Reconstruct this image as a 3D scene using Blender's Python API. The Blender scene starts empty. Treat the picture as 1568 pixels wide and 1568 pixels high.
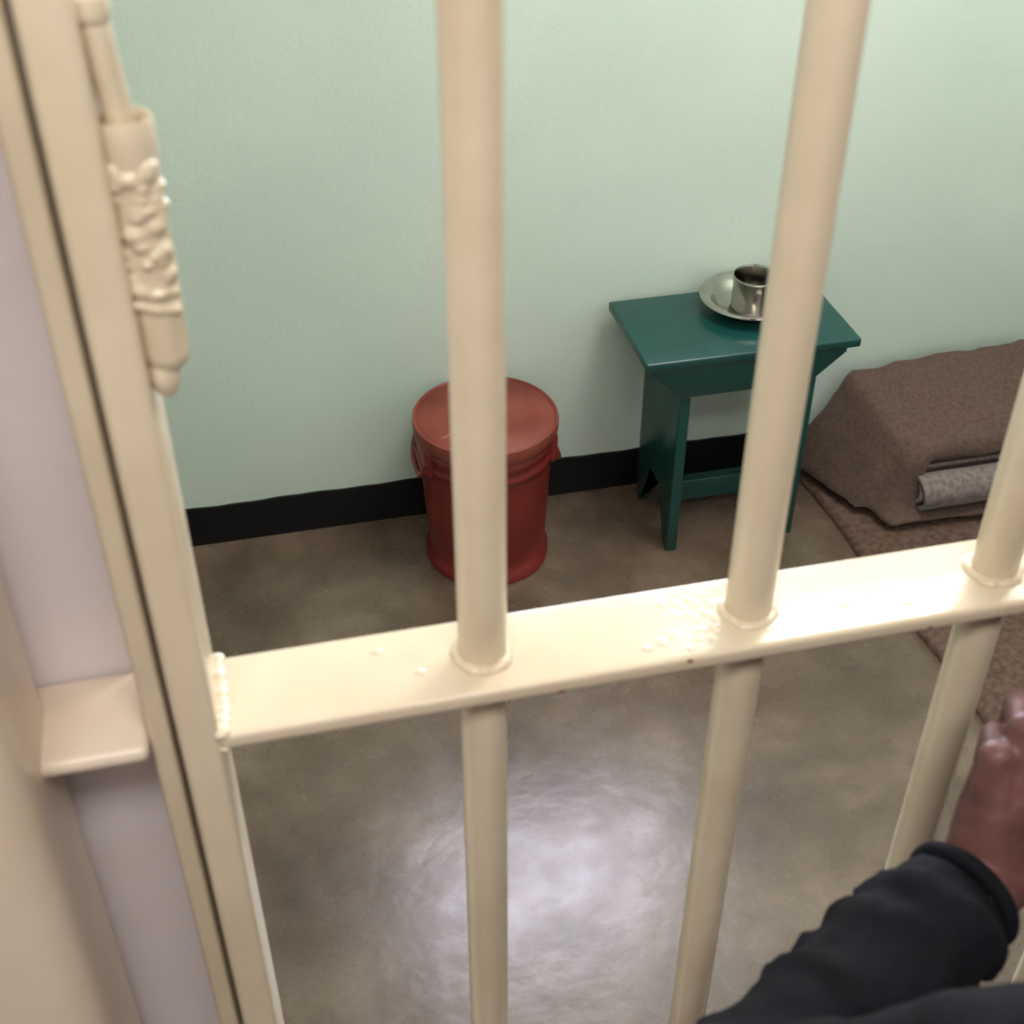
import bpy, bmesh, math, random
from mathutils import Vector, Matrix
random.seed(3)
sc=bpy.context.scene
COL=sc.collection
try: sc.view_settings.view_transform='Standard'
except Exception: pass

# ---------------------------------------------------------------- materials
def srgb(r,g,b):
    f=lambda c:(c/255/12.92) if c/255<=0.04045 else ((c/255+0.055)/1.055)**2.4
    return (f(r),f(g),f(b),1)
def mat(name,c1,c2=None,scale=5,rough=0.5,rough2=None,metal=0,bump=0.0,bscale=60,coat=0,detail=4,spec=0.5,stretch=(1,1,1),sheen=0,lo=.35,hi=.65,bdist=.002):
    m=bpy.data.materials.new(name); m.use_nodes=True
    nt=m.node_tree; n=nt.nodes; l=nt.links; b=n['Principled BSDF']
    tc=n.new('ShaderNodeTexCoord'); mp=n.new('ShaderNodeMapping'); mp.inputs['Scale'].default_value=stretch
    l.new(tc.outputs['Object'],mp.inputs['Vector'])
    nz=n.new('ShaderNodeTexNoise'); nz.inputs['Scale'].default_value=scale; nz.inputs['Detail'].default_value=detail
    l.new(mp.outputs[0],nz.inputs['Vector'])
    cr=n.new('ShaderNodeValToRGB'); cr.color_ramp.elements[0].position=lo; cr.color_ramp.elements[1].position=hi
    cr.color_ramp.elements[0].color=c1; cr.color_ramp.elements[1].color=c2 or c1
    l.new(nz.outputs['Fac'],cr.inputs['Fac']); l.new(cr.outputs[0],b.inputs['Base Color'])
    b.inputs['Roughness'].default_value=rough; b.inputs['Metallic'].default_value=metal
    b.inputs['Specular IOR Level'].default_value=spec
    b.inputs['Coat Weight'].default_value=coat; b.inputs['Coat Roughness'].default_value=.15
    b.inputs['Sheen Weight'].default_value=sheen
    if rough2 is not None:
        mr=n.new('ShaderNodeMapRange'); mr.inputs['From Min'].default_value=.35; mr.inputs['From Max'].default_value=.65
        mr.inputs['To Min'].default_value=rough; mr.inputs['To Max'].default_value=rough2
        l.new(nz.outputs['Fac'],mr.inputs['Value']); l.new(mr.outputs[0],b.inputs['Roughness'])
    if bump>0:
        n2=n.new('ShaderNodeTexNoise'); n2.inputs['Scale'].default_value=bscale; n2.inputs['Detail'].default_value=3
        l.new(mp.outputs[0],n2.inputs['Vector'])
        bp=n.new('ShaderNodeBump'); bp.inputs['Strength'].default_value=bump; bp.inputs['Distance'].default_value=bdist
        l.new(n2.outputs['Fac'],bp.inputs['Height']); l.new(bp.outputs[0],b.inputs['Normal'])
    return m

M_wall=mat('mint_wall_paint',srgb(188,203,188),srgb(194,208,193),scale=3,rough=.55,bump=.35,bscale=90,spec=.3)
M_black=mat('black_gloss_paint',srgb(10,10,12),srgb(15,15,17),rough=.4,bump=.3,bscale=30,spec=.3)
M_cream=mat('cream_gloss_paint',srgb(207,192,164),srgb(215,201,175),scale=14,rough=.26,bump=.35,bscale=40,spec=.5)
M_frontwall=mat('offwhite_wall_paint',srgb(212,202,202),srgb(220,212,212),scale=6,rough=.3,bump=.2,bscale=60)
M_frame=mat('frame_paint',srgb(192,178,152),srgb(205,192,166),scale=10,rough=.35,bump=.2,bscale=40)
M_post=mat('post_paint',srgb(216,200,178),srgb(222,208,188),scale=10,rough=.3,bump=.2,bscale=40)
M_ceil=mat('ceiling_paint',srgb(225,225,218),srgb(232,232,226),rough=.8)
M_green=mat('green_gloss_paint',srgb(12,56,52),srgb(16,64,58),scale=12,rough=.3,bump=.2,bscale=35)
M_red=mat('red_paint',srgb(98,25,22),srgb(114,34,29),scale=9,rough=.38,bump=.35,bscale=28)
M_lid=mat('red_lid_paint',srgb(110,50,40),srgb(126,64,52),scale=14,rough=.5,bump=.3,bscale=30,detail=8,spec=.3)
M_scr=mat('scratched_paint',srgb(160,118,100),rough=.6)
M_steel=mat('stainless_steel',srgb(176,172,164),srgb(192,189,182),scale=20,rough=.14,metal=1,bump=.05,bscale=20)
M_blanket=mat('brown_blanket',srgb(80,64,55),srgb(92,75,65),scale=120,rough=.95,bump=.6,bscale=300,sheen=.1,spec=.1)
M_blanket2=mat('grey_blanket',srgb(100,88,84),srgb(124,112,106),scale=90,rough=.95,bump=.8,bscale=200,sheen=.2,spec=.1)
M_matt=mat('sisal_mat',srgb(78,61,51),srgb(98,80,68),scale=70,rough=.95,bump=.8,bscale=160,spec=.1,detail=8)
M_rust=mat('rust',srgb(92,52,30),srgb(130,84,56),scale=50,rough=.8)
M_skin=mat('skin',srgb(86,54,50),srgb(112,75,69),scale=30,rough=.46,bump=.6,bscale=150,bdist=.0012,spec=.4)
M_jacket=mat('navy_jacket',srgb(7,7,13),srgb(12,13,21),scale=25,rough=.85,bump=.6,bscale=60,bdist=.004,spec=.2)
M_trouser=mat('dark_trousers',srgb(28,28,34),srgb(36,36,44),scale=40,rough=.85)
M_hair=mat('hair',srgb(12,10,9),srgb(24,20,18),scale=120,rough=.8,bump=1,bscale=150)
M_eye=mat('eye_white',srgb(230,225,218),rough=.2)
M_iris=mat('iris',srgb(30,18,12),rough=.15)
M_lips=mat('lips',srgb(120,64,60),rough=.4)
M_shoe=mat('black_leather',srgb(18,16,16),srgb(26,24,24),rough=.35)

def emis(name,c,s):
    m=bpy.data.materials.new(name); m.use_nodes=True
    b=m.node_tree.nodes['Principled BSDF']; b.inputs['Base Color'].default_value=c
    b.inputs['Emission Color'].default_value=c; b.inputs['Emission Strength'].default_value=s
    return m

# floor
def floor_mat():
    m=bpy.data.materials.new('polished_concrete'); m.use_nodes=True
    nt=m.node_tree;n=nt.nodes;l=nt.links;b=n['Principled BSDF']
    tc=n.new('ShaderNodeTexCoord')
    def noise(s,d,dist=0,rough=.55):
        z=n.new('ShaderNodeTexNoise'); z.inputs['Scale'].default_value=s; z.inputs['Detail'].default_value=d
        z.inputs['Distortion'].default_value=dist; z.inputs['Roughness'].default_value=rough
        l.new(tc.outputs['Object'],z.inputs['Vector']); return z
    a=noise(4.2,7,.3,.6); f=noise(170,3,0,.6); sm=noise(16,3,0,.5)
    cr=n.new('ShaderNodeValToRGB'); e=cr.color_ramp.elements
    e[0].position=.28;e[0].color=srgb(70,56,44); e[1].position=.75;e[1].color=srgb(120,104,88)
    x=e.new(.52); x.color=srgb(92,77,62)
    l.new(a.outputs['Fac'],cr.inputs['Fac'])
    mx=n.new('ShaderNodeMix'); mx.data_type='RGBA'; mx.blend_type='OVERLAY'; mx.inputs[0].default_value=.5
    cr2=n.new('ShaderNodeValToRGB'); cr2.color_ramp.elements[0].position=.3; cr2.color_ramp.elements[1].position=.7
    cr2.color_ramp.elements[0].color=(.38,.38,.38,1); cr2.color_ramp.elements[1].color=(.62,.62,.62,1)
    l.new(f.outputs['Fac'],cr2.inputs[0]); l.new(cr.outputs[0],mx.inputs[6]); l.new(cr2.outputs[0],mx.inputs[7])
    l.new(mx.outputs[2],b.inputs['Base Color'])
    mr=n.new('ShaderNodeMapRange'); mr.inputs['From Min'].default_value=.3; mr.inputs['From Max'].default_value=.7
    mr.inputs['To Min'].default_value=.23; mr.inputs['To Max'].default_value=.31
    l.new(sm.outputs['Fac'],mr.inputs['Value']); l.new(mr.outputs[0],b.inputs['Roughness'])
    bp=n.new('ShaderNodeBump'); bp.inputs['Strength'].default_value=.25; bp.inputs['Distance'].default_value=.004
    l.new(sm.outputs['Fac'],bp.inputs['Height']); l.new(bp.outputs[0],b.inputs['Normal'])
    b.inputs['Specular IOR Level'].default_value=.6
    return m
M_floor=floor_mat()

# ---------------------------------------------------------------- mesh helpers
def obj(name,me,m=None,parent=None,smooth=False):
    o=bpy.data.objects.new(name,me); COL.objects.link(o)
    if m: me.materials.append(m)
    if smooth:
        for p in me.polygons: p.use_smooth=True
    if parent: o.parent=parent
    return o
def from_bm(name,bm,m=None,parent=None,smooth=False):
    bmesh.ops.recalc_face_normals(bm,faces=bm.faces)
    me=bpy.data.meshes.new(name); bm.to_mesh(me); bm.free()
    return obj(name,me,m,parent,smooth)
def bevel(o,w,seg=3,ang=40):
    b=o.modifiers.new('bevel','BEVEL'); b.width=w; b.segments=seg; b.limit_method='ANGLE'; b.angle_limit=math.radians(ang)
    for p in o.data.polygons: p.use_smooth=True
    return o
def addbox(bm,a,b):
    x0,y0,z0=a;x1,y1,z1=b
    return addhex(bm,[(x0,y0,z0),(x1,y0,z0),(x1,y1,z0),(x0,y1,z0),(x0,y0,z1),(x1,y0,z1),(x1,y1,z1),(x0,y1,z1)])
def addhex(bm,c):
    v=[bm.verts.new(p) for p in c]
    for f in [(3,2,1,0),(4,5,6,7),(0,1,5,4),(1,2,6,5),(2,3,7,6),(3,0,4,7)]: bm.faces.new([v[i] for i in f])
def box(name,a,b,m,parent=None,bv=0,seg=3):
    bm=bmesh.new(); addbox(bm,a,b); o=from_bm(name,bm,m,parent)
    if bv: bevel(o,bv,seg)
    return o
def boxes(name,lst,m,parent=None,bv=0):
    bm=bmesh.new()
    for a,b in lst: addbox(bm,a,b)
    o=from_bm(name,bm,m,parent)
    if bv: bevel(o,bv)
    return o
def prism(name,pts,axis,a,b,m,parent=None,bv=0):
    bm=bmesh.new()
    def P(u,w,t):
        return {'x':(t,u,w),'y':(u,t,w),'z':(u,w,t)}[axis]
    A=[bm.verts.new(P(u,w,a)) for u,w in pts]; B=[bm.verts.new(P(u,w,b)) for u,w in pts]
    bm.faces.new(A); bm.faces.new(B[::-1])
    n=len(pts)
    for i in range(n): bm.faces.new([A[i],B[i],B[(i+1)%n],A[(i+1)%n]])
    bmesh.ops.triangulate(bm,faces=[f for f in bm.faces if len(f.verts)>4])
    o=from_bm(name,bm,m,parent)
    if bv: bevel(o,bv)
    return o
def cyl(name,x,y,z0,z1,r,m,parent=None,seg=48,bv=0):
    bm=bmesh.new()
    A=[bm.verts.new((x+r*math.cos(2*math.pi*i/seg),y+r*math.sin(2*math.pi*i/seg),z0)) for i in range(seg)]
    B=[bm.verts.new((x+r*math.cos(2*math.pi*i/seg),y+r*math.sin(2*math.pi*i/seg),z1)) for i in range(seg)]
    bm.faces.new(A[::-1]); bm.faces.new(B)
    for i in range(seg): bm.faces.new([A[i],A[(i+1)%seg],B[(i+1)%seg],B[i]])
    o=from_bm(name,bm,m,parent,True)
    bevel(o,bv or r*.05,2)
    return o
def lathe(name,prof,loc,m,parent=None,seg=96,wob=0):
    bm=bmesh.new(); rings=[]
    for r,z in prof:
        if r<1e-6: rings.append([bm.verts.new((loc[0],loc[1],loc[2]+z))])
        else:
            rings.append([bm.verts.new((loc[0]+(r+wob*math.sin(5*a+z*30))*math.cos(a),loc[1]+(r+wob*math.sin(5*a+z*30))*math.sin(a),loc[2]+z)) for a in [2*math.pi*i/seg for i in range(seg)]])
    for A,B in zip(rings,rings[1:]):
        for i in range(seg):
            j=(i+1)%seg
            if len(A)==1 and len(B)==1: continue
            if len(A)==1: bm.faces.new([A[0],B[i],B[j]])
            elif len(B)==1: bm.faces.new([A[i],A[j],B[0]])
            else: bm.faces.new([A[i],A[j],B[j],B[i]])
    o=from_bm(name,bm,m,parent,True)
    e=o.modifiers.new('es','EDGE_SPLIT'); e.split_angle=math.radians(50)
    return o
def tube(name,pts,r,m,parent=None,cyclic=False):
    cu=bpy.data.curves.new(name,'CURVE'); cu.dimensions='3D'; cu.bevel_depth=r; cu.bevel_resolution=4; cu.use_fill_caps=True; cu.resolution_u=8
    s=cu.splines.new('NURBS'); s.points.add(len(pts)-1)
    for p,q in zip(s.points,pts): p.co=(*q,1)
    s.use_endpoint_u=True; s.order_u=3; s.use_cyclic_u=cyclic
    o=bpy.data.objects.new(name,cu); COL.objects.link(o); cu.materials.append(m)
    if parent: o.parent=parent
    return o
def empty(name,loc=(0,0,0)):
    e=bpy.data.objects.new(name,None); COL.objects.link(e); e.empty_display_size=.05; return e
def bake(o):
    dg=bpy.context.evaluated_depsgraph_get(); dg.update()
    me=bpy.data.meshes.new_from_object(o.evaluated_get(dg))
    o.modifiers.clear(); o.data=me
    return o
def capsule(bm,p0,r0,p1,r1,seg=20,sub=6):
    p0=Vector(p0);p1=Vector(p1);d=p1-p0;L=d.length
    z=d.normalized() if L>1e-6 else Vector((0,0,1))
    x=z.orthogonal().normalized(); y=z.cross(x)
    rings=[]
    for i in range(1,sub+1):
        a=-math.pi/2+(math.pi/2)*i/sub; rings.append((p0+z*(math.sin(a)*r0),math.cos(a)*r0))
    for i in range(0,sub):
        a=(math.pi/2)*i/sub; rings.append((p1+z*(math.sin(a)*r1),math.cos(a)*r1))
    s=bm.verts.new(p0-z*r0); e=bm.verts.new(p1+z*r1); R=[]
    for c,r in rings: R.append([bm.verts.new(c+(x*math.cos(t)+y*math.sin(t))*r) for t in [2*math.pi*k/seg for k in range(seg)]])
    for k in range(seg):
        j=(k+1)%seg; bm.faces.new([s,R[0][j],R[0][k]]); bm.faces.new([e,R[-1][k],R[-1][j]])
        for A,B in zip(R,R[1:]): bm.faces.new([A[k],A[j],B[j],B[k]])
def ellip(bm,c,r,rot=None):
    M=Matrix.Translation(c)@(rot or Matrix.Identity(4))@Matrix.Diagonal((*r,1))
    bmesh.ops.create_uvsphere(bm,u_segments=16,v_segments=10,radius=1,matrix=M)
def blob(name,build,vox,m,parent=None,smooth=6,disp=None,factor=.5):
    bm=bmesh.new(); build(bm); o=from_bm(name,bm,m,parent)
    r=o.modifiers.new('r','REMESH'); r.mode='VOXEL'; r.voxel_size=vox; r.use_smooth_shade=True
    s=o.modifiers.new('s','SMOOTH'); s.iterations=smooth; s.factor=factor
    if disp:
        for k,(size,st) in enumerate(disp):
            t=bpy.data.textures.new(name+'t%d'%k,'CLOUDS'); t.noise_scale=size
            d=o.modifiers.new('d','DISPLACE'); d.texture=t; d.strength=st; d.mid_level=.5; d.texture_coords='LOCAL'
    bake(o)
    for p in o.data.polygons: p.use_smooth=True
    return o

# ---------------------------------------------------------------- room
YB=2.24; XL=-.5; XR=1.95; ZC=2.6
box('floor',(-2.1,-1.4,-.1),(3.1,YB+.2,0),M_floor)
box('ceiling',(-2.1,-1.4,ZC),(3.1,YB+.2,ZC+.1),M_ceil)
wx0,wx1,wz0,wz1=.28,1.06,1.16,1.98
boxes('wall_back',[((XL-.2,YB,0),(wx0,YB+.2,ZC)),((wx1,YB,0),(XR+.2,YB+.2,ZC)),((wx0,YB,0),(wx1,YB+.2,wz0)),((wx0,YB,wz1),(wx1,YB+.2,ZC))],M_wall)
box('wall_left',(XL-.2,.6,0),(XL,YB,ZC),M_wall)
box('wall_right',(XR,.6,0),(XR+.2,YB,ZC),M_wall)
boxes('wall_front',[((-2.1,.605,0),(-.088,.75,ZC)),((.84,.605,0),(3.1,.75,ZC)),((-.088,.605,2.12),(.84,.75,ZC))],M_frontwall)
box('wall_corridor',(-2.1,-1.5,0),(3.1,-1.4,ZC),M_frontwall)
box('wall_corridor_left',(-2.2,-1.4,0),(-2.1,.605,ZC),M_frontwall)
box('wall_corridor_right',(3.1,-1.4,0),(3.2,.605,ZC),M_frontwall)
def wavybase(name,x0,x1,y,z1,m):
    bm=bmesh.new(); N=120; T=[];B=[];T2=[]
    for i in range(N+1):
        x=x0+(x1-x0)*i/N; zz=z1+.0012*math.sin(x*23)+.0008*math.sin(x*71)
        T.append(bm.verts.new((x,y-.006,zz)));B.append(bm.verts.new((x,y-.006,0)));T2.append(bm.verts.new((x,y,zz)))
    for i in range(N):
        bm.faces.new([B[i],B[i+1],T[i+1],T[i]]); bm.faces.new([T[i],T[i+1],T2[i+1],T2[i]])
    return from_bm(name,bm,m)
wavybase('baseboard_back',XL,XR,YB,.095,M_black)
box('baseboard_left',(XL,.75,0),(XL+.006,YB-.006,.095),M_black)
box('baseboard_right',(XR-.006,.75,0),(XR,YB-.006,.095),M_black)
# window in back wall
W=empty('window_1')
boxes('frame',[((wx0,YB+.05,wz0),(wx0+.03,YB+.1,wz1)),((wx1-.03,YB+.05,wz0),(wx1,YB+.1,wz1)),((wx0+.03,YB+.05,wz0),(wx1-.03,YB+.1,wz0+.03)),((wx0+.03,YB+.05,wz1-.03),(wx1-.03,YB+.1,wz1)),((wx0+.03,YB+.065,1.58),(wx1-.03,YB+.085,1.60))],M_cream,W,.003)
for i in range(5): cyl('window_bar_%d'%i,wx0+.13*(i+1),YB+.14,wz0,wz1,.007,M_cream,W,16)

# ---------------------------------------------------------------- gate
G=empty('prison_gate')
ZB=1.190; Y0,Y1=.536,.603; YM=.5695
bars=[.115,.288,.461,.634]
box('stile_left',(-.069,Y0,.04),(-.046,Y1,2.1),M_cream,G,.004)
box('stile_right',(.79,Y0,.04),(.814,Y1,2.1),M_cream,G,.004)
box('rail_bottom',(-.045,Y0,.04),(.79,Y1,.054),M_cream,G,.003)
box('rail_top',(-.045,Y0,2.086),(.79,Y1,2.1),M_cream,G,.003)
for i,z in enumerate([.42,ZB]):
    box('crossbar_%d'%i,(-.047,Y0,z-.012),(.791,Y1,z),M_cream,G,.0035,4)
for i,x in enumerate(bars):
    cyl('bar_%d'%i,x,YM,.05,2.09,.0150,M_cream,G,64,.0005)
    z=ZB
    def wb(bm,x=x,z=z):
        N=26
        for j in range(N):
            a=2*math.pi*j/N; rr=.0150+random.uniform(-.001,.0012)
            for zz in (z,z-.012):
                ellip(bm,(x+rr*math.cos(a),YM+rr*math.sin(a),zz),(.0050,.0050,random.uniform(.0028,.0050)))
    blob('weld_%d'%i,wb,.0012,M_cream,G,6)
def we(bm):
    for j in range(9):
        y=Y0+.004+j*.0075
        ellip(bm,(-.0445+random.uniform(-.001,.001),y,ZB),(.006,.006,random.uniform(.003,.0045)))
        ellip(bm,(-.0445,y,ZB-.012),(.004,.005,.003))
blob('weld_end',we,.0012,M_cream,G,6)
bm=bmesh.new()
for k in range(46):
    x=random.gauss(.262,.016); y=random.uniform(Y0+.008,Y1-.008)
    ellip(bm,(x,y,ZB-.0002),(random.uniform(.002,.006),random.uniform(.002,.005),random.uniform(.0005,.0010)))
for x,y in [(.075,.562),(.052,.585),(.35,.56),(.215,.55),(.39,.552)]:
    ellip(bm,(x,y,ZB-.0002),(.004,.003,.0012))
from_bm('weld_spatter',bm,M_cream,G,True)
bm=bmesh.new()
for (x,z) in [(.238,ZB-.003),(.157,ZB-.010),(.40,ZB-.009)]:
    ellip(bm,(x,Y0+.0004,z),(.0022,.0008,.0015))
from_bm('paint_chips',bm,M_rust,G)
# hinge
cx,cy=-.0365,.552
def barrel(bm):
    capsule(bm,(cx,cy,1.436),.0108,(cx,cy,1.475),.0116); capsule(bm,(cx,cy,1.475),.0116,(cx,cy,1.528),.0116)
    ellip(bm,(cx-.003,cy,1.424),(.0075,.0095,.013))
    # heavy weld lumps under the paint
    for j in range(13):
        z=1.470+j*.0050
        for a0 in (-2.35+random.uniform(-.3,.3),-1.55+random.uniform(-.35,.35),-.75+random.uniform(-.3,.3)):
            if random.random()<.72:
                s=random.uniform(.0032,.0060)
                ellip(bm,(cx+.0098*math.cos(a0),cy+.0098*math.sin(a0),z+random.uniform(-.002,.002)),(s,.0042,s*random.uniform(.5,.8)))
    for j in range(9):
        ellip(bm,(cx-.009+j*.0022,cy-.0106+abs(j-4)*.0006,1.4645-j*.0005),(.0026,.0026,.0020))
blob('hinge_barrel',barrel,.0010,M_cream,G,7)
lathe('hinge_collar',[(0,1.525),(.0116,1.525),(.0122,1.535),(.0122,1.544),(.0115,1.5475),(.0106,1.5475),(.0101,1.545),(.0099,1.536),(0,1.536)],(cx,cy,0),M_cream,G,48)
lathe('hinge_rust_seat',[(0,1.5400),(.0099,1.5400)],(cx,cy,0),M_rust,G,32)
tube('hinge_pin',[(cx-.001,cy+.002,1.52),(cx-.002,cy+.002,1.55),(cx-.0038,cy,1.575),(cx-.005,cy,1.594)],.0066,M_cream,G)
lathe('hinge_pin_cap',[(0,1.588),(.0076,1.588),(.0084,1.592),(.0076,1.597),(0,1.598)],(cx-.005,cy,0),M_cream,G,40)

# fixed frame beside the gate
F=empty('gate_frame')
box('frame_strip',(-.0865,.548,0),(-.0735,.604,2.12),M_frame,F,.003)
box('frame_strip_right',(.819,.548,0),(.838,.604,2.12),M_frame,F,.003)
box('frame_head',(-.0865,.548,2.106),(.838,.604,2.12),M_frame,F,.002)
box('frame_ledge',(-.170,Y0,ZB-.012),(-.0865,.6045,ZB),M_post,F,.005)
box('frame_post',(-.235,.485,0),(-.145,.604,2.12),M_post,F,.028,8)
# ---------------------------------------------------------------- bucket
bx,by=.436,2.088
B=empty('red_bucket')
lathe('body',[(0,.012),(.112,.012),(.119,0),(.127,0),(.128,.018),(.120,.026),(.120,.05),(.126,.15),(.1305,.24),(.1305,.252),(.135,.256),(.135,.265),(.131,.270),(.132,.282),(.136,.287),(.136,.295),(.132,.300),(.134,.325),(0,.325)],(bx,by,0),M_red,B,96,.0008)
lathe('lid',[(.136,.312),(.1415,.311),(.1430,.315),(.1435,.333),(.1425,.3380),(.1405,.3390),(.138,.3378),(.1365,.3345),(.1340,.3345),(.132,.3368),(.06,.3372),(0,.3375)],(bx,by,0),M_lid,B,128,.0006)
bm=bmesh.new()
for (x,y,a,L) in [(-.085,-.055,.5,.014),(-.078,-.062,.9,.009),(-.092,-.060,-.3,.008),(-.07,-.075,1.2,.010)]:
    ellip(bm,(bx+x,by+y,.3372),(L,.0007,.0006),Matrix.Rotation(a,4,'Z'))
from_bm('lid_scratches',bm,M_scr,B)
for s,nm in ((-1,'left'),(1,'right')):
    X=bx+s*.131
    tube('handle_'+nm,[(X-s*.010,by-.058,.292),(X-s*.004,by-.060,.280),(X+s*.006,by-.052,.250),(X+s*.010,by-.028,.234),(X+s*.010,by+.028,.234),(X+s*.006,by+.052,.250),(X-s*.004,by+.060,.280),(X-s*.010,by+.058,.292)],.0062,M_red,B)
    def lug(bm,X=X,s=s):
        for yy in (-.052,.052):
            capsule(bm,(X-s*.010,by+yy,.255),.013,(X-s*.010,by+yy,.300),.013)
        capsule(bm,(X-s*.005,by-.05,.272),.009,(X-s*.005,by+.05,.272),.009)
        capsule(bm,(X+s*.000,by-.04,.250),.008,(X+s*.000,by+.04,.250),.008)
    blob('lug_'+nm,lug,.0022,M_red,B,4)
# ---------------------------------------------------------------- table
T=empty('green_side_table')
tx0,tx1,ty0,ty1,tz=.720,1.152,1.970,2.222,.479
box('top',(tx0,ty0,tz-.019),(tx1,ty1,tz),M_green,T,.004)
for nm,y in (('front',ty0+.014),('rear',ty1-.032)):
    prism('apron_'+nm,[(tx0+.014,tz-.019),(tx0+.014,tz-.034),(tx0+.082,tz-.094),(tx1-.088,tz-.094),(tx1-.020,tz-.034),(tx1-.020,tz-.019)],'y',y,y+.018,M_green,T,.0015)
ym=(ty0+ty1)/2
for nm,x in (('left',.800),('right',1.058)):
    prism('leg_board_'+nm,[(1.99,tz-.02),(1.99,.0),(2.018,.0),(2.065,.125),(2.125,.125),(2.176,.0),(2.203,.0),(2.203,tz-.02)],'x',x,x+.022,M_green,T,.002)
box('stretcher',(.822,ym-.012,.055),(1.058,ym+.012,.105),M_green,T,.002)
# ---------------------------------------------------------------- plate and mug
px,py=.984,2.132
P=empty('metal_plate')
lathe('plate',[(0,.003),(.056,.003),(.058,.0),(.062,.002),(.075,.014),(.084,.026),(.0965,.0285),(.099,.0265),(.1005,.0285),(.0995,.0315),(.0965,.0325),(.083,.0300),(.072,.018),(.060,.0065),(0,.0055)],(px,py,tz),M_steel,P)
Mg=empty('metal_mug')
mx_,my_,mz_=.988,2.126,tz+.0058
lathe('cup',[(0,.002),(.038,.002),(.041,0),(.043,.003),(.0435,.064),(.0455,.067),(.0455,.070),(.0430,.070),(.0415,.066),(.0412,.006),(0,.005)],(mx_,my_,mz_),M_steel,Mg)
hd=Vector((.35,-.93,0)).normalized()
def hp(o,z): return (mx_+hd.x*o,my_+hd.y*o,mz_+z)
tube('handle',[hp(.041,.056),hp(.056,.057),hp(.066,.048),hp(.066,.032),hp(.056,.020),hp(.041,.019)],.0035,M_steel,Mg)
# ---------------------------------------------------------------- mat and blankets
def slab(name,x0,x1,y0,y1,z1,m,amp=.006,n=(40,60),skew=0):
    bm=bmesh.new(); nx,ny=n; top=[]
    for i in range(nx+1):
        row=[]
        for j in range(ny+1):
            u=i/nx;v=j/ny
            x=x0+(x1-x0)*u+skew*(1-v); y=y0+(y1-y0)*v
            if i in(0,nx): x+=amp*math.sin(v*17)+random.uniform(-.001,.001)
            row.append(bm.verts.new((x,y,z1+.0012*math.sin(x*31+y*17)+(-.004 if i in(0,nx) or j in(0,ny) else 0))))
        top.append(row)
    for i in range(nx):
        for j in range(ny): bm.faces.new([top[i][j],top[i+1][j],top[i+1][j+1],top[i][j+1]])
    edges=[e for e in bm.edges if len(e.link_faces)==1]
    r=bmesh.ops.extrude_edge_only(bm,edges=edges)
    for v in [g for g in r['geom'] if isinstance(g,bmesh.types.BMVert)]: v.co.z=.0
    return from_bm(name,bm,m,None,True)
mt=slab('sleeping_mat',1.172,1.88,.95,2.215,.018,M_matt,.004,(40,70),.05)
BL=empty('folded_blankets')
def bl(bm):
    z0=.030
    addhex(bm,[(1.215,1.985,z0),(1.80,1.985,z0),(1.80,2.215,z0),(1.150,2.215,z0),(1.300,2.000,.195),(1.73,1.985,.215),(1.69,2.205,.276),(1.270,2.205,.255)])
    addhex(bm,[(1.255,1.940,z0),(1.345,1.925,z0),(1.345,2.1,z0),(1.225,2.1,z0),(1.310,1.965,.175),(1.36,1.955,.185),(1.35,2.1,.2),(1.29,2.1,.2)])
    addhex(bm,[(1.325,1.962,.152),(1.80,1.952,.152),(1.80,2.1,.138),(1.32,2.1,.138),(1.325,1.975,.195),(1.76,1.965,.200),(1.74,2.1,.22),(1.32,2.1,.22)])
    addhex(bm,[(1.265,1.915,.028),(1.80,1.895,.028),(1.80,2.1,.028),(1.24,2.1,.028),(1.27,1.917,.048),(1.80,1.897,.048),(1.80,2.1,.05),(1.24,2.1,.05)])
blb=blob('brown_blanket',bl,.005,M_blanket,BL,48,[(.16,.020),(.05,.003)],.7)
blb.location.z=.004
def roll(bm):
    N=90
    X0,X1=1.332,1.79
    def th(k,o):
        a=k/N*4.3*math.pi; r=.010+.036*k/N+o; return (1.948+1.05*r*math.cos(a),.100+r*math.sin(a))
    rows=[]
    for k in range(N+1):
        a=th(k,.0046);b=th(k,-.0026)
        x0=X0+.003*math.sin(k*.2)
        rows.append([bm.verts.new((x0,a[0],a[1])),bm.verts.new((X1,a[0],a[1])),bm.verts.new((X1,b[0],b[1])),bm.verts.new((x0,b[0],b[1]))])
    for A,B_ in zip(rows,rows[1:]):
        for i in range(4): bm.faces.new([A[i],A[(i+1)%4],B_[(i+1)%4],B_[i]])
    bm.faces.new(rows[0][::-1]); bm.faces.new(rows[-1])
bm=bmesh.new(); roll(bm); o=from_bm('rolled_blanket',bm,M_blanket2,BL,True); bevel(o,.001,2)

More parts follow.
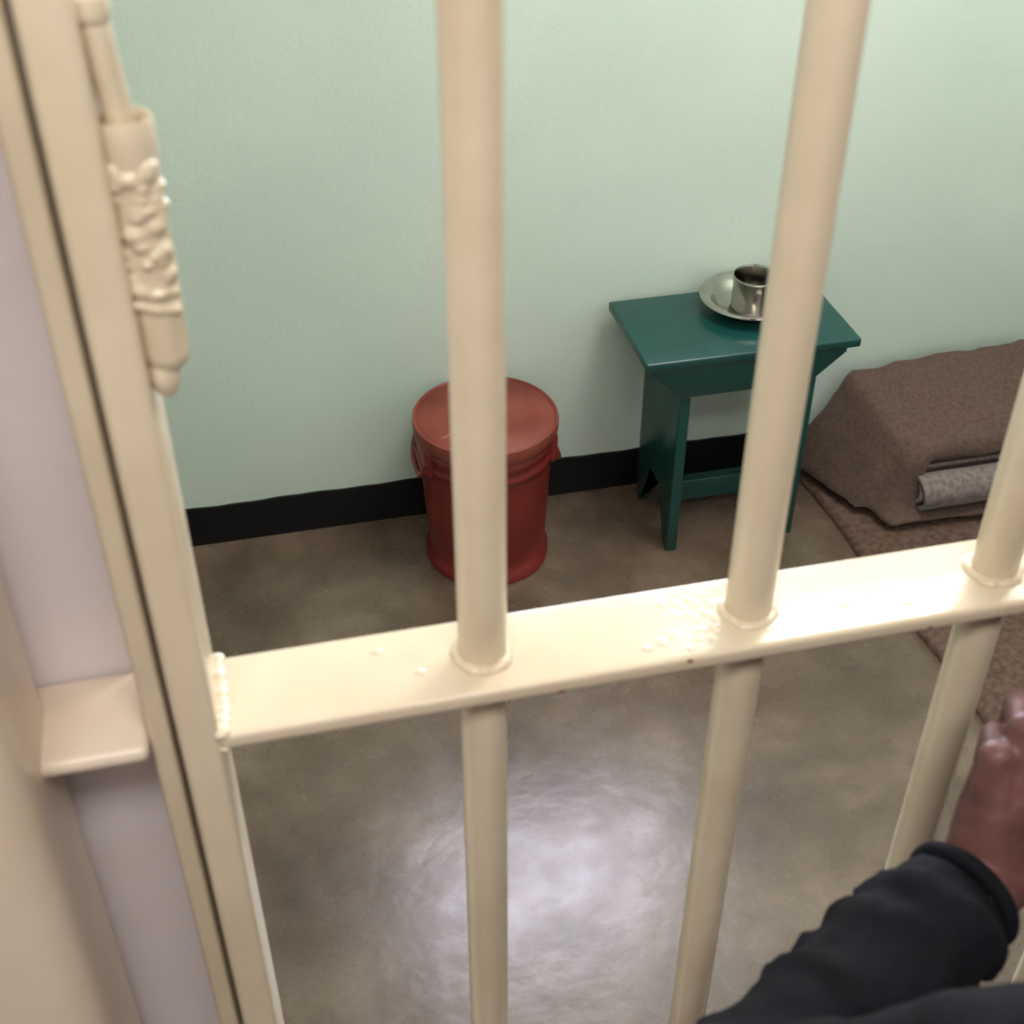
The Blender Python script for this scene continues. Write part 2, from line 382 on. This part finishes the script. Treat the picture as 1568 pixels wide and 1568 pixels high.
# ---------------------------------------------------------------- person
PE=empty('person')
Wr=(.389,.411,1.095); E=(.180,.300,1.078); S=(.345,.155,1.312)
A_=Vector(E).lerp(Vector(Wr),.60); B_=Vector(E).lerp(Vector(Wr),.80)
def body(bm):
    c=lambda *a:capsule(bm,*a)
    yc=.15
    c((.39,yc,1.325),.058,(.67,yc,1.325),.058)
    c((.42,yc+.005,1.26),.098,(.64,yc+.005,1.26),.098)
    c((.45,yc+.01,1.15),.105,(.61,yc+.01,1.15),.105)
    c((.47,yc+.01,1.02),.105,(.59,yc+.01,1.02),.105)
    c((.45,yc,.90),.112,(.61,yc,.90),.112)
    c((.53,yc-.01,1.36),.062,(.53,yc+.01,1.44),.05)
    c(S,.062,E,.048)
    c(E,.048,A_,.041); c(A_,.041,B_,.036)
    # cloth folds of the sleeve
    ax=(Vector(Wr)-Vector(E)); n=ax.normalized(); q=n.orthogonal().normalized(); q2=n.cross(q)
    for k in range(12):
        t=.04+.066*k; ce=Vector(E)+ax*t; R=.050-.014*t
        ph=random.uniform(0,6.28); tilt=random.uniform(-.5,.5); span=random.uniform(1.8,3.8)
        pts=[ce+n*(tilt*.03*math.sin(u)) +(q*math.cos(ph+u)+q2*math.sin(ph+u))*(R-.002) for u in [span*j/9 for j in range(10)]]
        for a,b in zip(pts,pts[1:]): c(a,.0070,b,.0070)
    c((.69,yc,1.315),.062,(.745,yc-.02,1.06),.050); c((.745,yc-.02,1.06),.048,(.74,yc+.06,.83),.034)
    for x in (.452,.608):
        c((x,yc,.86),.095,(x,yc+.015,.48),.066); c((x,yc+.015,.48),.066,(x,yc-.015,.09),.055)
bo=blob('clothed_body',body,.0055,M_jacket,PE,3,[(.05,.010),(.018,.004)])
bo.data.materials.append(M_trouser); bo.data.materials.append(M_skin)
for p in bo.data.polygons:
    if p.center.z<.86 and p.center.x<.70: p.material_index=1
    if p.center.z>1.40 and abs(p.center.x-.53)<.08: p.material_index=2
cn=(Vector(Wr)-Vector(E)).normalized(); cq=cn.orthogonal().normalized(); cq2=cn.cross(cq)
cc=Vector(E).lerp(Vector(Wr),.905)
tube('sleeve_cuff',[(cc+(cq*math.cos(a)+cq2*math.sin(a))*.0320)[:] for a in [2*math.pi*k/16 for k in range(16)]],.0055,M_jacket,PE,True)
def hand(name,Wr,K,d1,d2,d3,thumb,arm,s=1.0):
    K=[Vector(k) for k in K]; Wr=Vector(Wr)
    L=[(.034,.020,.018),(.040,.026,.020),(.044,.028,.021),(.040,.025,.020)]; R=[.0078,.0087,.0092,.0090]
    def h(bm):
        capsule(bm,arm,.027*s,Wr,.0255*s)
        for k,r in zip(K,R):
            r*=s
            capsule(bm,Wr.lerp(k,.06),.0225*s,Wr.lerp(k,.55),.0178*s); capsule(bm,Wr.lerp(k,.5),.0178*s,k,r+.0028)
        for i in range(3): capsule(bm,K[i].lerp(Wr,.08),.0118,K[i+1].lerp(Wr,.08),.0118)
        for i,k in enumerate(K):
            a=k+Vector(d1[i]).normalized()*L[i][0]*s; b=a+Vector(d2[i]).normalized()*L[i][1]*s; c=b+Vector(d3[i]).normalized()*L[i][2]*s
            r=R[i]*s; ellip(bm,k,(r+.0028,)*3); capsule(bm,k,r+.0010,a,r+.0003); capsule(bm,a,r+.0003,b,r-.0008); capsule(bm,b,r-.0008,c,r-.0018)
        t=[Vector(q) for q in thumb]
        capsule(bm,t[0],.018,t[1],.0125); capsule(bm,t[1],.0118,t[2],.0102); capsule(bm,t[2],.0102,t[3],.0085)
    return blob(name,h,.0016,M_skin,PE,4,[(.02,.0012)])
K=[(.391,.434,1.172),(.411,.439,1.184),(.432,.443,1.190),(.452,.444,1.186)]
hand('left_hand',Wr,K,[(.42,.62,-.36),(.38,.66,-.36),(.34,.70,-.36),(.30,.74,-.36)],[(-.05,-.05,-1)]*4,[(-.25,-.8,-.35)]*4,
     [(.422,.420,1.120),(.464,.440,1.130),(.484,.466,1.142),(.478,.488,1.154)],(.33,.378,1.088),1.12)
Kr=[(.745,.19,.738),(.745,.21,.735),(.745,.23,.736),(.742,.248,.742)]
hand('right_hand',(.74,.215,.82),Kr,[(-.25,.05,-1)]*4,[(-.6,.05,-1)]*4,[(-1,0,-.8)]*4,
     [(.735,.235,.80),(.725,.262,.765),(.715,.270,.738),(.705,.268,.715)],(.74,.195,.87))
hx,hy,hz=.53,.175,1.555
def head(bm):
    ellip(bm,(hx,hy-.012,hz+.025),(.076,.094,.088)); ellip(bm,(hx,hy+.015,hz-.03),(.062,.072,.082))
    ellip(bm,(hx,hy+.055,hz-.088),(.026,.024,.022))
    capsule(bm,(hx,hy-.02,hz-.05),.05,(hx,hy-.03,1.40),.052)
    capsule(bm,(hx,hy+.086,hz+.015),.007,(hx,hy+.102,hz-.028),.012)
    for s in(-1,1):
        ellip(bm,(hx+s*.012,hy+.095,hz-.032),(.009,.01,.008))
        ellip(bm,(hx+s*.078,hy-.005,hz-.005),(.008,.018,.030))
        ellip(bm,(hx+s*.03,hy+.074,hz+.03),(.022,.012,.008))
        ellip(bm,(hx+s*.04,hy+.055,hz-.02),(.022,.02,.018))
blob('head',head,.004,M_skin,PE,4)
def hair(bm):
    ellip(bm,(hx,hy-.02,hz+.036),(.081,.094,.088))
blob('hair',hair,.004,M_hair,PE,2,[(.01,.004)])
bm=bmesh.new()
for s in(-1,1): ellip(bm,(hx+s*.03,hy+.072,hz+.008),(.013,.011,.009))
from_bm('eyes',bm,M_eye,PE,True)
bm=bmesh.new()
for s in(-1,1): ellip(bm,(hx+s*.03,hy+.0805,hz+.008),(.0055,.004,.0055))
from_bm('irises',bm,M_iris,PE,True)
bm=bmesh.new(); ellip(bm,(hx,hy+.083,hz-.058),(.024,.009,.005)); ellip(bm,(hx,hy+.081,hz-.067),(.021,.009,.006))
from_bm('lips',bm,M_lips,PE,True)
for nm,x in(('left',.452),('right',.608)):
    def shoe(bm,x=x):
        capsule(bm,(x,.115,.042),.038,(x,.25,.034),.034); capsule(bm,(x,.12,.05),.045,(x,.13,.09),.046)
        addbox(bm,(x-.034,.085,.0),(x+.034,.265,.02))
    blob('shoe_'+nm,shoe,.005,M_shoe,PE,3)

# ---------------------------------------------------------------- lights
def lamp(name,x,y,power,sx,sy,col):
    L=empty(name)
    box('housing',(x-sx/2-.03,y-sy/2-.03,ZC-.05),(x+sx/2+.03,y+sy/2+.03,ZC),M_ceil,L,.005)
    box('diffuser',(x-sx/2,y-sy/2,ZC-.062),(x+sx/2,y+sy/2,ZC-.05),emis(name+'_glow',(*col,1),3),L)
    d=bpy.data.lights.new(name+'_light','AREA'); d.shape='RECTANGLE'; d.size=sx; d.size_y=sy; d.energy=power; d.color=col
    o=bpy.data.objects.new('light',d); COL.objects.link(o); o.location=(x,y,ZC-.07); o.parent=L
lamp('ceiling_lamp',1.1,1.5,29,.7,.5,(1,.985,.955))
lamp('corridor_lamp',.0,-.35,25,1.2,.3,(1,.96,.92))
w=bpy.data.worlds.new('sky'); sc.world=w; w.use_nodes=True
w.node_tree.nodes['Background'].inputs[0].default_value=(.84,.82,1,1); w.node_tree.nodes['Background'].inputs[1].default_value=26
# sampling portal for the sky in the window opening
d=bpy.data.lights.new('sky_portal','AREA'); d.shape='RECTANGLE'; d.size=wx1-wx0; d.size_y=wz1-wz0
try: d.cycles.is_portal=True
except Exception: d.energy=0
o=bpy.data.objects.new('sky_portal',d); COL.objects.link(o); o.location=((wx0+wx1)/2,YB+.19,(wz0+wz1)/2); o.rotation_euler=(math.radians(-90),0,0); o.parent=W

# ---------------------------------------------------------------- camera
cd=bpy.data.cameras.new('camera'); cam=bpy.data.objects.new('camera',cd); COL.objects.link(cam)
cam.location=(0,0,1.75); cam.rotation_euler=(math.radians(52.2),0,math.radians(-13.2))
cd.sensor_width=36; cd.lens=45.9; cd.clip_start=.02
cd.dof.use_dof=True; cd.dof.focus_distance=1.7; cd.dof.aperture_fstop=9
sc.camera=cam
